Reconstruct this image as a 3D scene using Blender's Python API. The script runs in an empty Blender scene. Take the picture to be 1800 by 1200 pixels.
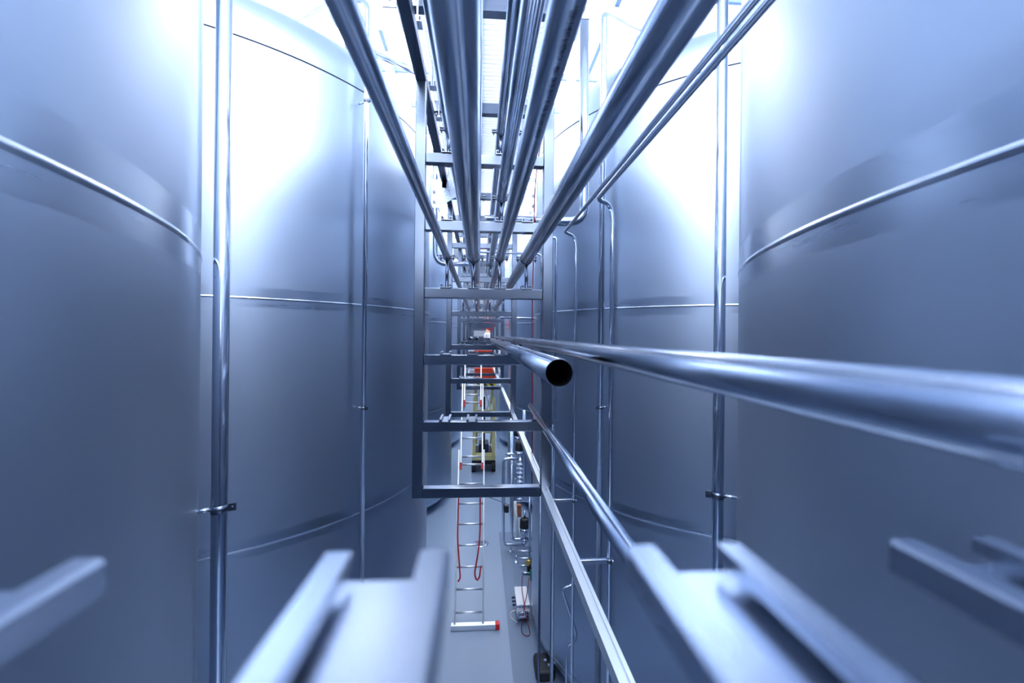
import bpy, bmesh, math, random
from mathutils import Vector, Matrix
random.seed(7)
C = bpy.context.scene.collection
PI = math.pi

# ---------------------------------------------------------------- camera
F, CX, CY, V0 = 800.0, 900.0, 600.0, 588.0
ZC = 4.0                                   # lens height above the floor
YAW = math.atan(57.2 / F)                  # the lens looks a little right of the aisle
ROLL = 0.010
cam = bpy.data.cameras.new('camera')
cam.sensor_width = 36.0
cam.lens = F / 1800.0 * 36.0
cam.shift_y = -(CY - V0) / 1800.0
cam.clip_start, cam.clip_end = 0.01, 200
cam.dof.use_dof = True
cam.dof.focus_distance = 3.0
cam.dof.aperture_fstop = 3.6
camo = bpy.data.objects.new('camera', cam)
C.objects.link(camo)
base = Matrix(((1, 0, 0), (0, 0, -1), (0, 1, 0))).to_4x4()
CM = Matrix.Translation((0, 0, ZC)) @ Matrix.Rotation(-YAW, 4, 'Z') @ base @ Matrix.Rotation(ROLL, 4, 'Z')
camo.matrix_world = CM
bpy.context.scene.camera = camo
CR = CM.to_3x3()

def at(u, v, y):
    """the point of the hall at distance y along the aisle that the photograph shows at (u, v)"""
    d = CR @ Vector(((u - CX) / F, -(v - V0) / F, -1.0))
    return Vector((0, 0, ZC)) + d * (y / d.y)

# ---------------------------------------------------------------- world, exposure
w = bpy.data.worlds.new('world'); bpy.context.scene.world = w
w.use_nodes = True
w.node_tree.nodes['Background'].inputs[0].default_value = (0.95, 0.97, 1.0, 1)
w.node_tree.nodes['Background'].inputs[1].default_value = 0.5
vs = bpy.context.scene.view_settings
vs.view_transform = 'Standard'; vs.look = 'None'; vs.exposure = 0.12; vs.gamma = 1.0
vs.use_curve_mapping = False
SKY_STRENGTH = 12.0
FAR_STRENGTH = 7.0
REAR_STRENGTH = 1.1
SKY_COLOR = (1.0, 0.985, 0.955)

# ---------------------------------------------------------------- materials
def mat(name, col, rough=0.5, metal=0.0, emit=None, estr=0.0, noise=None, bump=None, aniso=0.0, spec=None, alpha=None):
    m = bpy.data.materials.new(name); m.use_nodes = True
    nt = m.node_tree; b = nt.nodes['Principled BSDF']
    b.inputs['Base Color'].default_value = (*col, 1)
    b.inputs['Roughness'].default_value = rough
    b.inputs['Metallic'].default_value = metal
    if spec is not None: b.inputs['Specular IOR Level'].default_value = spec
    if emit:
        b.inputs['Emission Color'].default_value = (*emit, 1)
        b.inputs['Emission Strength'].default_value = estr
    if aniso:
        b.inputs['Anisotropic'].default_value = aniso
        t = nt.nodes.new('ShaderNodeTangent'); t.direction_type = 'RADIAL'; t.axis = 'Z'
        b.inputs['Anisotropic Rotation'].default_value = 0.25
        nt.links.new(t.outputs[0], b.inputs['Tangent'])
    if noise:
        scale, amt, stretch = noise
        tc = nt.nodes.new('ShaderNodeTexCoord'); mp = nt.nodes.new('ShaderNodeMapping')
        mp.inputs['Scale'].default_value = stretch
        n = nt.nodes.new('ShaderNodeTexNoise'); n.inputs['Scale'].default_value = scale
        n.inputs['Detail'].default_value = 4
        nt.links.new(tc.outputs['Object'], mp.inputs[0]); nt.links.new(mp.outputs[0], n.inputs[0])
        r = nt.nodes.new('ShaderNodeMapRange')
        r.inputs['To Min'].default_value = max(0.02, rough - amt); r.inputs['To Max'].default_value = rough + amt
        nt.links.new(n.outputs[0], r.inputs[0]); nt.links.new(r.outputs[0], b.inputs['Roughness'])
        if bump:
            bp = nt.nodes.new('ShaderNodeBump'); bp.inputs['Strength'].default_value = bump
            bp.inputs['Distance'].default_value = 0.004
            nt.links.new(n.outputs[0], bp.inputs['Height']); nt.links.new(bp.outputs[0], b.inputs['Normal'])
    return m

STEEL = (0.435, 0.525, 0.67)
M = {}
M['tank'] = mat('satin_tank_steel', STEEL, 0.42, 1.0, noise=(1.3, 0.05, (1, 1, 0.35)), bump=0.008, aniso=0.3)
M['band'] = mat('ground_weld_band_steel', (0.44, 0.52, 0.645), 0.29, 1.0, noise=(6, 0.05, (0.2, 0.2, 6)), aniso=0.6)
M['groove'] = mat('dark_seam_groove', (0.10, 0.12, 0.17), 0.5, 1.0)
M['bead'] = mat('weld_bead_steel', (0.72, 0.79, 0.9), 0.22, 1.0)
M['pipe'] = mat('bright_pipe_steel', (0.56, 0.63, 0.76), 0.17, 1.0, noise=(14, 0.04, (1, 0.08, 1)))
M['pipe_in'] = mat('pipe_bore_steel', (0.012, 0.013, 0.018), 0.8, 1.0)  # near black stands in for the shade inside the bore
M['frame'] = mat('brushed_square_tube_steel', (0.235, 0.28, 0.365), 0.23, 1.0, noise=(9, 0.04, (0.6, 1, 1)))
M['clip'] = mat('channel_steel', (0.50, 0.565, 0.69), 0.27, 1.0, noise=(20, 0.05, (1, 0.3, 1)))
M['clamp'] = mat('clamp_steel', (0.16, 0.19, 0.26), 0.3, 1.0)
M['alu'] = mat('ladder_aluminium', (0.86, 0.89, 0.93), 0.42, 1.0)
M['white'] = mat('white_paint', (0.86, 0.89, 0.93), 0.55)
M['ceil'] = mat('white_ceiling_cladding', (0.9, 0.93, 0.96), 0.6)
M['greyw'] = mat('grey_wall_panel', (0.22, 0.25, 0.31), 0.6)
M['backw'] = mat('slate_wall_paint', (0.03, 0.05, 0.10), 0.7)
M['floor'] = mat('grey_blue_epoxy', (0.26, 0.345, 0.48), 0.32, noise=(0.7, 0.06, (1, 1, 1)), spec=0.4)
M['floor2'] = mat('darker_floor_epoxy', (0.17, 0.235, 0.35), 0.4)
M['grate'] = mat('pale_grating', (0.85, 0.88, 0.93), 0.5)
_g = M['grate'].node_tree; _b = _g.nodes['Principled BSDF']; _t = _g.nodes.new('ShaderNodeBsdfTranslucent'); _t.inputs[0].default_value = (0.92, 0.95, 1, 1)
_m = _g.nodes.new('ShaderNodeMixShader'); _m.inputs[0].default_value = 0.6
_g.links.new(_b.outputs[0], _m.inputs[1]); _g.links.new(_t.outputs[0], _m.inputs[2]); _g.links.new(_m.outputs[0], _g.nodes['Material Output'].inputs[0])
M['mull'] = mat('blue_grey_glazing_bar', (0.16, 0.26, 0.46), 0.4)
M['glass'] = mat('bright_skylight_glazing', (0.9, 0.95, 1), 0.3, emit=SKY_COLOR, estr=SKY_STRENGTH)
M['daylight'] = mat('bright_window_glazing', (0.9, 0.95, 1), 0.3, emit=SKY_COLOR, estr=REAR_STRENGTH)
M['far_glass'] = mat('milky_skylight_glazing', (0.9, 0.95, 1), 0.3, emit=SKY_COLOR, estr=FAR_STRENGTH)  # also on the last three panels, added glow in place of white ceiling
M['lamp'] = mat('lamp_diffuser', (1, 1, 1), 0.4, emit=(1.0, 0.97, 0.9), estr=26)
M['red'] = mat('red_plastic', (0.75, 0.02, 0.03), 0.4)
M['webbing'] = mat('dark_red_webbing', (0.42, 0.012, 0.03), 0.7)
M['redcab'] = mat('dark_red_cable', (0.20, 0.012, 0.03), 0.5)
M['orange'] = mat('orange_red_paint', (0.9, 0.07, 0.02), 0.4)
M['yellow'] = mat('pale_yellow_paint', (0.80, 0.72, 0.34), 0.45)
M['black'] = mat('black_rubber', (0.012, 0.014, 0.022), 0.5)
M['navy'] = mat('navy_plastic', (0.02, 0.03, 0.09), 0.35)
M['cream'] = mat('white_hose', (0.9, 0.9, 0.88), 0.5)
M['brown'] = mat('terracotta_box', (0.42, 0.16, 0.09), 0.6)
M['brass'] = mat('brass', (0.72, 0.5, 0.14), 0.3, 1.0)
M['green'] = mat('green_plastic', (0.01, 0.22, 0.1), 0.4)
M['blue'] = mat('blue_plastic', (0.03, 0.05, 0.5), 0.4)
M['skin'] = mat('skin', (0.72, 0.42, 0.3), 0.5)
M['shirt'] = mat('red_cotton', (0.75, 0.01, 0.02), 0.8)
M['trouser'] = mat('white_cotton', (0.85, 0.84, 0.82), 0.8)
M['hair'] = mat('dark_hair', (0.02, 0.02, 0.03), 0.7)
M['ink'] = mat('black_print', (0.003, 0.004, 0.01), 0.9, spec=0.0)
# hazard stripes
hz = mat('hazard_stripe_tape', (0.8, 0.7, 0.05), 0.5); M['hazard'] = hz
nt = hz.node_tree; b = nt.nodes['Principled BSDF']
tc = nt.nodes.new('ShaderNodeTexCoord'); sp = nt.nodes.new('ShaderNodeSeparateXYZ')
ad = nt.nodes.new('ShaderNodeMath'); ad.operation = 'SUBTRACT'
ml = nt.nodes.new('ShaderNodeMath'); ml.operation = 'MULTIPLY'; ml.inputs[1].default_value = 5.5
fr = nt.nodes.new('ShaderNodeMath'); fr.operation = 'FRACT'
gt = nt.nodes.new('ShaderNodeMath'); gt.operation = 'GREATER_THAN'; gt.inputs[1].default_value = 0.5
mx = nt.nodes.new('ShaderNodeMix'); mx.data_type = 'RGBA'
mx.inputs[6].default_value = (0.015, 0.015, 0.02, 1); mx.inputs[7].default_value = (0.85, 0.74, 0.06, 1)
nt.links.new(tc.outputs['Object'], sp.inputs[0]); nt.links.new(sp.outputs['X'], ad.inputs[0]); nt.links.new(sp.outputs['Z'], ad.inputs[1])
ad.operation = 'ADD'
nt.links.new(ad.outputs[0], ml.inputs[0]); nt.links.new(ml.outputs[0], fr.inputs[0]); nt.links.new(fr.outputs[0], gt.inputs[0])
nt.links.new(gt.outputs[0], mx.inputs[0]); nt.links.new(mx.outputs[2], b.inputs['Base Color'])

# ---------------------------------------------------------------- object helpers
def tag(o, label=None, cat=None, group=None, kind=None):
    if label: o['label'] = label
    if cat: o['category'] = cat
    if group: o['group'] = group
    if kind: o['kind'] = kind
    return o

def thing(name, label, cat, loc=(0, 0, 0), group=None, rz=0.0):
    o = bpy.data.objects.new(name, None); C.objects.link(o)
    o.empty_display_size = 0.05
    o.location = loc; o.rotation_euler = (0, 0, rz)
    return tag(o, label, cat, group)

def W(p):
    return Vector(p)

class MB:
    """collects shapes (world coordinates) and links them as ONE mesh object"""
    def __init__(s): s.bm = bmesh.new(); s.mi = 0
    def _new(s, fn):
        n = len(s.bm.faces); fn(); s.bm.faces.ensure_lookup_table()
        fs = s.bm.faces[n:]
        for f in fs: f.material_index = s.mi
        return fs
    def box(s, x0, x1, y0, y1, z0, z1, bev=0.0):
        bm = s.bm
        vs_ = [bm.verts.new((x, y, z)) for x in (x0, x1) for y in (y0, y1) for z in (z0, z1)]
        q = [(0, 1, 3, 2), (4, 6, 7, 5), (0, 4, 5, 1), (2, 3, 7, 6), (0, 2, 6, 4), (1, 5, 7, 3)]
        fs = [bm.faces.new([vs_[i] for i in k]) for k in q]
        for f in fs: f.material_index = s.mi
        if bev:
            es = list({e for f in fs for e in f.edges})
            r = bmesh.ops.bevel(bm, geom=es, offset=bev, segments=2, profile=0.5, affect='EDGES')
            for f in r['faces']: f.material_index = s.mi; f.smooth = True
        return s
    def obox(s, c, hx, hy, hz_, R=None, bev=0.0):
        n = len(s.bm.verts)
        s.box(-hx, hx, -hy, hy, -hz_, hz_, bev)
        s.bm.verts.ensure_lookup_table()
        T = Matrix.Translation(c) @ (R.to_4x4() if R else Matrix.Identity(4))
        for v in s.bm.verts[n:]: v.co = T @ v.co
        return s
    def bar(s, a, b_, wx, wz, up=(0, 0, 1), bev=0.0):
        """rectangular bar from a to b_: wx across, wz along up"""
        a, b_ = Vector(a), Vector(b_); d = b_ - a; L = d.length; d.normalize()
        x = d.cross(Vector(up))
        if x.length < 1e-4: x = d.cross(Vector((0, 1, 0)))
        x.normalize(); z = x.cross(d)
        R = Matrix((x, d, z)).transposed()
        return s.obox((a + b_) / 2, wx / 2, L / 2, wz / 2, R, bev)
    def tube(s, pts, r, seg=16, cap=True, smooth=True, r2=None):
        bm = s.bm; pts = [Vector(p) for p in pts]
        rings = []; N = len(pts); nrm = None
        for i, p in enumerate(pts):
            if i == 0: d = pts[1] - p
            elif i == N - 1: d = p - pts[i - 1]
            else: d = (pts[i + 1] - p).normalized() + (p - pts[i - 1]).normalized()
            d.normalize()
            if nrm is None:
                nrm = d.cross(Vector((0, 0, 1)))
                if nrm.length < 1e-3: nrm = d.cross(Vector((0, 1, 0)))
                nrm.normalize()
            else:
                nrm = (nrm - d * nrm.dot(d)).normalized()
            bi = d.cross(nrm)
            rr = r if r2 is None else r + (r2 - r) * i / (N - 1)
            rings.append([bm.verts.new(p + (nrm * math.cos(t) + bi * math.sin(t)) * rr) for t in [2 * PI * k / seg for k in range(seg)]])
        for i in range(N - 1):
            for k in range(seg):
                f = bm.faces.new((rings[i][k], rings[i][(k + 1) % seg], rings[i + 1][(k + 1) % seg], rings[i + 1][k]))
                f.smooth = smooth; f.material_index = s.mi
        if cap:
            f = bm.faces.new(list(reversed(rings[0]))); f.material_index = s.mi
            f = bm.faces.new(rings[-1]); f.material_index = s.mi
        return s
    def cyl(s, a, b_, r, seg=20, r2=None): return s.tube([a, b_], r, seg, r2=r2)
    def lathe(s, prof, c=(0, 0, 0), seg=64, mats=None, axis='Z'):
        bm = s.bm; rings = []
        for (r, z) in prof:
            if r < 1e-6: rings.append([bm.verts.new((c[0], c[1], c[2] + z))])
            else: rings.append([bm.verts.new((c[0] + r * math.cos(2 * PI * k / seg), c[1] + r * math.sin(2 * PI * k / seg), c[2] + z)) for k in range(seg)])
        for i in range(len(prof) - 1):
            A, B = rings[i], rings[i + 1]
            for k in range(seg):
                if len(A) == 1: vv = (A[0], B[k], B[(k + 1) % seg]) if len(B) > 1 else None
                elif len(B) == 1: vv = (A[k], A[(k + 1) % seg], B[0])
                else: vv = (A[k], A[(k + 1) % seg], B[(k + 1) % seg], B[k])
                if vv:
                    f = bm.faces.new(vv); f.smooth = True
                    f.material_index = mats[i] if mats else s.mi
        return s
    def prism(s, poly, a, ex, ez, ey, L):
        """polygon (p,q) in plane ex,ez at a, pushed L along ey"""
        bm = s.bm; a, ex, ez, ey = Vector(a), Vector(ex), Vector(ez), Vector(ey)
        A = [bm.verts.new(a + ex * p + ez * q) for p, q in poly]
        B = [bm.verts.new(v.co + ey * L) for v in A]
        n = len(A)
        fs = [bm.faces.new(A), bm.faces.new(list(reversed(B)))]
        for i in range(n): fs.append(bm.faces.new((A[i], B[i], B[(i + 1) % n], A[(i + 1) % n])))
        for f in fs: f.material_index = s.mi
        return s
    def sphere(s, c, r, sx=1, sy=1, sz=1, seg=20):
        r_ = bmesh.ops.create_uvsphere(s.bm, u_segments=seg, v_segments=seg // 2, radius=1)
        for v in r_['verts']: v.co = Vector((v.co.x * r * sx, v.co.y * r * sy, v.co.z * r * sz)) + Vector(c)
        for f in {f for v in r_['verts'] for f in v.link_faces}: f.smooth = True; f.material_index = s.mi
        return s
    def build(s, name, m, parent=None):
        bmesh.ops.recalc_face_normals(s.bm, faces=s.bm.faces)
        me = bpy.data.meshes.new(name)
        if parent is not None:
            inv = parent.matrix_basis.inverted()
            p = parent.parent
            while p is not None: inv = inv @ p.matrix_basis.inverted(); p = p.parent
            s.bm.transform(inv)
            off = Vector((0, 0, 0))
        else:
            # origin at the base of the mesh
            co = [v.co for v in s.bm.verts]
            lo = Vector((min(c.x for c in co), min(c.y for c in co), min(c.z for c in co)))
            hi = Vector((max(c.x for c in co), max(c.y for c in co), max(c.z for c in co)))
            off = Vector(((lo.x + hi.x) / 2, (lo.y + hi.y) / 2, lo.z))
            s.bm.transform(Matrix.Translation(-off))
        s.bm.to_mesh(me); s.bm.free()
        for k in (m if isinstance(m, (list, tuple)) else [m]): me.materials.append(M[k] if isinstance(k, str) else k)
        o = bpy.data.objects.new(name, me); C.objects.link(o)
        if parent is not None: o.parent = parent
        else: o.location = off
        return o

def fillet(pts, r, n=7):
    pts = [Vector(p) for p in pts]; out = [pts[0]]
    for i in range(1, len(pts) - 1):
        p = pts[i]; a = (pts[i - 1] - p); b_ = (pts[i + 1] - p)
        rr = min(r, a.length * .48, b_.length * .48)
        a.normalize(); b_.normalize()
        P0, P2 = p + a * rr, p + b_ * rr
        for k in range(n + 1):
            t = k / n
            out.append(P0 * (1 - t) ** 2 + p * 2 * t * (1 - t) * 1.0 + P2 * t * t)
    out.append(pts[-1]); return out

def struct(name, mb, m, label=None):
    return tag(mb.build(name, m), label, None, None, 'structure')

# ---------------------------------------------------------------- the hall
XL, XR, YB, YE, ZT = -8.0, 8.0, -8.6, 30.0, ZC + 5.0
struct('floor', MB().box(XL, XR, YB, YE, -0.1, 0), 'floor')
struct('trim_1', MB().box(0.43, 1.25, 3.0, 9.2, 0, 0.004), 'floor2')  # strip of floor in a darker tone
struct('wall_left', MB().box(XL - .2, XL, YB, YE, 0, ZT + .4), 'white')
struct('wall_right', MB().box(XR, XR + .2, YB, YE, 0, ZT + .4), 'white')
struct('wall_end', MB().box(XL, XR, YE, YE + .2, 0, ZT + .4), 'greyw')
struct('wall_rear', MB().box(XL, XR, YB - .2, YB, 0, ZT + .4), 'white')
struct('wall_back', MB().box(XL, XR, -2.9, -2.75, 0, ZC + 1.1), 'backw')  # unseen low wall added behind the lens to keep reflections dark
SKYS = [(-6.2, 1.7), (6.1, 6.85), (7.6, 13.0), (13.6, 19.0), (19.6, 26.0)]  # first is unseen, set behind the lens to light the second tanks
m = MB()
edges = [YB] + [e for s_ in SKYS for e in s_] + [YE]
for i in range(0, len(edges), 2): m.box(XL, XR, edges[i], edges[i + 1], ZT, ZT + .3)
for (a, b_) in SKYS:
    m.box(XL, XL + .6, a, b_, ZT, ZT + .3); m.box(XR - .6, XR, a, b_, ZT, ZT + .3)
struct('ceiling', m, 'ceil')
for i, (a, b_) in enumerate(SKYS):
    n = f'window_{i+1}'
    g = struct(n, MB().box(XL + .6, XR - .6, a, b_, ZT + .2, ZT + .24), 'glass' if i == 0 else 'far_glass')
    mm = MB()
    x = XL + 1.3
    while x < XR - .7:
        mm.box(x - .035, x + .035, a, b_, ZT + .04, ZT + .19); x += 1.25
    for k in range(1, 4): 
        y = a + (b_ - a) * k / 4; mm.box(XL + .6, XR - .6, y - .03, y + .03, ZT + .06, ZT + .17)
    mm.build('glazing_bar', 'mull', g)
g = struct('window_7', MB().box(-6.5, 6.5, YB + .01, YB + .05, ZC + .3, ZC + 4.5), 'daylight')  # unseen glowing panel added on the rear wall to light the second tanks
mm = MB()
for k in range(9): mm.box(-6.5 + k * 1.625 - .03, -6.5 + k * 1.625 + .03, YB + .05, YB + .12, ZC + .3, ZC + 4.5)
mm.build('glazing_bar', 'mull', g)

# cladding ledge under the end of the first skylight
struct('trim_2', MB().box(XL, XR, 6.85, 7.05, ZT - .32, ZT).box(XL, XR, 6.80, 7.1, ZT - .36, ZT - .32), 'white')

# ---------------------------------------------------------------- tanks
TR, PITCH = 2.707, 5.551
ZR = [ZC + 0.274 - 4.0, ZC + 0.274 - 2.0, ZC + 0.274, ZC + 2.32]
def tank_profile():
    p, k = [], []
    def add(r, z, mtl=0): p.append((r, z)); k.append(mtl)
    add(0.0, 0.02); add(TR - .25, 0.02); add(TR - .18, 0.02); add(TR - .18, 0.16); add(TR - .05, 0.20)
    for j, z in enumerate(ZR):
        if j == 3:
            add(TR, z - .011, 0); add(TR, z - .009, 3); add(TR - .007, z - .008, 3); add(TR - .007, z + .004, 3); add(TR, z + .005, 0); add(TR, z + .007, 0); add(TR, z + .083, 0); add(TR, z + .0845, 0)
            continue
        add(TR, z - .0765, 0); add(TR, z - .075, 1); add(TR, z - .014, 1); add(TR, z - .012, 2)
        add(TR + .003, z - .007, 2); add(TR + .004, z - .003, 2); add(TR + .003, z + .001, 2); add(TR, z + .006, 1); add(TR, z + .008, 1)
        add(TR, z + .083, 1 if j < 3 else 0); add(TR, z + .0845, 0)
    z = ZR[-1]
    z += .06; add(TR, z + .03, 0)
    rk = 0.42
    for i in range(1, 9):
        t = i / 8 * math.radians(62)
        add(TR - rk + rk * math.cos(t), z + .03 + rk * math.sin(t))
    r0, z0 = p[-1]
    for i in range(1, 10):
        q = 1 - i / 9
        add(r0 * q if q > 0 else 0, z0 + .62 * (1 - q * q) ** .9)
    return p, k[:]
prof, pk = tank_profile()
tank_me = None
TANKS = {}
def tank(side, i, cx, cy, label):
    global tank_me
    t = thing('storage_tank', label, 'tank', (cx, cy, 0), 'stainless steel storage tanks along the aisle')
    if tank_me is None:
        mb = MB().lathe(prof, (0, 0, 0), 192, mats=pk)
        sh = mb.build('shell', ['tank', 'band', 'bead', 'groove'])
        sh.location = (0, 0, 0)
        tank_me = sh.data
        # lathe was built around the tank axis: undo the origin shift
        zlo = min(v[1] for v in prof)
        sh.data.transform(Matrix.Translation((0, 0, zlo)))
        sh.parent = t
    else:
        sh = bpy.data.objects.new('shell', tank_me); C.objects.link(sh); sh.parent = t
    # lifting lug on the head
    a = math.radians(205 if side > 0 else -25)
    ux, uy = math.cos(a), math.sin(a)
    lug = MB()
    lug.box(cx + ux * 2.0 - .09, cx + ux * 2.0 + .09, cy + uy * 2.0 - .012, cy + uy * 2.0 + .012, ZR[-1] + .5, ZR[-1] + .74, .006)
    lug.build('lifting_lug', 'bead', t)
    hd = MB()
    a2 = math.radians(178 if side > 0 else 2)
    hx, hy = cx + math.cos(a2) * 2.38, cy + math.sin(a2) * 2.38
    hd.tube(fillet([(hx, hy - .14, ZR[-1] + .34), (hx, hy - .14, ZR[-1] + .60), (hx, hy + .14, ZR[-1] + .60), (hx, hy + .14, ZR[-1] + .34)], .05), .011, 10)
    hd.build('handle', 'bead', t)
    TANKS[(side, i)] = (cx, cy)
    return t
aL, yL, aR, yR = 3.385, 0.427, 3.461, 0.542
dl = ['nearest steel tank on the left side, cut off by the photo edge', 'second steel tank on the left, fully in front of the rack side',
      'third steel tank on the left, a narrow strip behind the first frame', 'fourth steel tank on the left, far down the aisle', 'fifth and farthest steel tank on the left of the aisle']
dr = ['nearest steel tank on the right side, cut off by the photo edge', 'second steel tank on the right, behind the thin vertical tubes',
      'third steel tank on the right, a narrow strip beyond the valve manifold', 'fourth steel tank on the right, far down the aisle', 'fifth and farthest steel tank on the right of the aisle']
for i in range(5):
    tank(-1, i, -aL, yL + PITCH * i, dl[i])
    tank(1, i, aR, yR + PITCH * i, dr[i])

# ---------------------------------------------------------------- rack frames
TUBE = 0.058
FX0, FX1 = -0.372, 0.419
BZ = [-0.874, -0.497, -0.117, 0.262, 0.645, 1.027]         # tops of the crossbars, from the lens height
ZTOP = 1.43
FY = [0.06 + 2.54 * i for i in range(11)]
CLX = [-0.192, -0.038, 0.116, 0.268]                       # mounting channels across the frame
def channel(mb, xc, y0, y1, z0, w=.062, h=.016, lip=.0115, t=.0022, hole=None):
    x0, x1 = xc - w / 2, xc + w / 2
    for sx, xe in ((1, x0), (-1, x1)):
        poly = [(0, 0), (t, 0), (t, h - t), (lip, h - t), (lip, h - t - .005), (lip + t * .8, h - t - .005), (lip + t * .8, h), (.002, h), (0, h - .002)]
        mb.prism(poly, (xe, y0, z0), (sx, 0, 0), (0, 0, 1), (0, 1, 0), y1 - y0)
    if hole is None:
        mb.box(x0 + t, x1 - t, y0, y1, z0, z0 + t)
    else:
        hx, hy, hr = hole
        n = 20
        def side(sgn):
            xe = x1 - t if sgn > 0 else x0 + t
            arc = [(hx + sgn * hr * math.sin(k * PI / n), hy + hr * math.cos(k * PI / n)) for k in range(n + 1)]
            poly = [(hx, y1)] + arc + [(hx, y0), (xe, y0), (xe, y1)]
            mb.prism(poly, (0, 0, z0), (1, 0, 0), (0, 1, 0), (0, 0, 1), t)
        side(1); side(-1)
ORD = ['first', 'second', 'third', 'fourth', 'fifth', 'sixth', 'seventh', 'eighth', 'ninth', 'tenth', 'eleventh']
FRAMES = []
def frame(i):
    y = FY[i]
    if i == 0: lab = 'rack frame right under the lens, only its blurred mounting channels in view'
    elif i == 1: lab = 'largest square-tube steel rack frame, standing across the middle of the aisle'
    else: lab = f'square-tube steel rack frame, {ORD[i-1]} in the row counted from the largest'
    t = thing('pipe_rack_frame', lab, 'frame', (0.02, y, ZC + BZ[0] - TUBE), 'square tube rack frames in a row down the aisle')
    bv = .004 if i < 4 else 0
    for x in (FX0, FX1 - TUBE):
        if i == 0:
            MB().box(x, x + TUBE, y, y + TUBE, ZC + BZ[0] - TUBE, ZC + ZTOP, bv).build('post', 'frame', t)
        else:
            MB().box(x, x + TUBE, y, y + TUBE, ZC + BZ[0] - TUBE, ZC + ZTOP, bv).build('post', 'frame', t)
    for j, z in enumerate(BZ):
        MB().box(FX0 + TUBE + .0005, FX1 - TUBE - .0005, y + .001, y + TUBE - .001, ZC + z - TUBE, ZC + z, bv).build('crossbar', 'frame', t)
    if i <= 4:
        for j in (1, 2, 3, 4, 5):
            for k, xc in enumerate(CLX):
                if j == 1 and k > 1: continue
                if j in (4, 5) and i > 1 and k in (1, 3): continue
                mb = MB()
                y0, y1 = y - .015, y + .155
                if i == 1 and j == 2 and k == 3: xc = .240
                if i == 0: xc = (-.194, -.042, .101, .236)[k]
                if j >= 3: y0, y1 = y - .012, y + .07
                hole = (xc + (.0 if k == 1 else .006), y + .062, .0042) if (i == 0 and j == 2) else None
                if j in (3, 4, 5):
                    channel(mb, xc, y0, y1, ZC + BZ[j], .064, .022, .012, .003)
                else:
                    channel(mb, xc, y0, y1, ZC + BZ[j], .058 if i == 0 else .062, hole=hole)
                mb.build('mounting_channel', 'clip', t)
    FRAMES.append(t)
for i in range(11): frame(i)

# longitudinal rails at the lower right corner, slotted, one per bay
for i in range(0, 5):
    mb = MB(); x = 0.386; z = ZC + BZ[0] - .012
    y0, y1 = FY[i] + TUBE + .001, FY[i + 1] - .001
    w_, h_ = .042, .042
    poly = [(-w_/2, -h_), (w_/2, -h_), (w_/2, 0), (.009, 0), (.009, -.007), (-.009, -.007), (-.009, 0), (-w_/2, 0)]
    mb.prism(poly, (x, y0, z), (1, 0, 0), (0, 0, 1), (0, 1, 0), y1 - y0)
    o = mb.build('slotted_rail', 'alu')
    tag(o, ['grooved steel rail running from the lower right frame corner towards the lens',
            'grooved steel rail between the first and second rack frames, lower right corner',
            'grooved steel rail between the second and third rack frames, lower right corner',
            'grooved steel rail between the third and fourth rack frames, lower right corner',
            'grooved steel rail between the fourth and fifth rack frames, lower right corner'][i], 'rail', 'slotted rails joining the rack frames')
# longitudinal beams along the frame tops
for sx, x in (('left', FX0), ('right', FX1 - TUBE)):
    for i in range(0, 10):
        mb = MB().box(x, x + TUBE, (-1.2 if i == 0 else FY[i]), (FY[i + 1] + (TUBE if i == 0 else 0) if i < 1 else FY[i + 1]) , ZC + ZTOP, ZC + ZTOP + TUBE, .004)
        if i == 1:
            mb = MB().box(x, x + TUBE, FY[1] + TUBE, FY[2], ZC + ZTOP, ZC + ZTOP + TUBE, .004)
        o = mb.build('top_beam', 'frame')
        tag(o, f'square steel beam along the {sx} tops of the rack, ' + ('running overhead from the first frame' if i == 0 else f'between the {ORD[i-1]} and {ORD[i]} frames'), 'beam', 'beams along the rack tops', 'thing')

# hangers with bolted plates beside the beams
def hanger(name_side, x0, x1, y, zb):
    t = thing('ceiling_hanger', f'steel hanger plate with a bolt beside the overhead {name_side} beam', 'hanger', ((x0 + x1) / 2, y, zb), 'bolted hanger plates')
    MB().box(x0, x1, y, y + .006, zb, zb + .30, .002).build('plate', 'clip', t)
    MB().box((x0 + x1) / 2 - .012, (x0 + x1) / 2 + .012, y + .006, y + .03, zb + .1, ZT).build('strap', 'clip', t)
    xb = (x0 + x1) / 2
    MB().cyl((xb, y - .012, zb + .045), (xb, y, zb + .045), .0105, 6).cyl((xb, y - .02, zb + .045), (xb, y - .012, zb + .045), .006, 12).build('bolt', 'clamp', t)
p = at(1013, 32, 2.05); q = at(1037, 32, 2.05); hanger('right', p.x, q.x, 2.05, p.z)
p = at(676, 12, 2.05); q = at(697, 12, 2.05); hanger('left', p.x - .01, q.x, 2.05, p.z)

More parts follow.
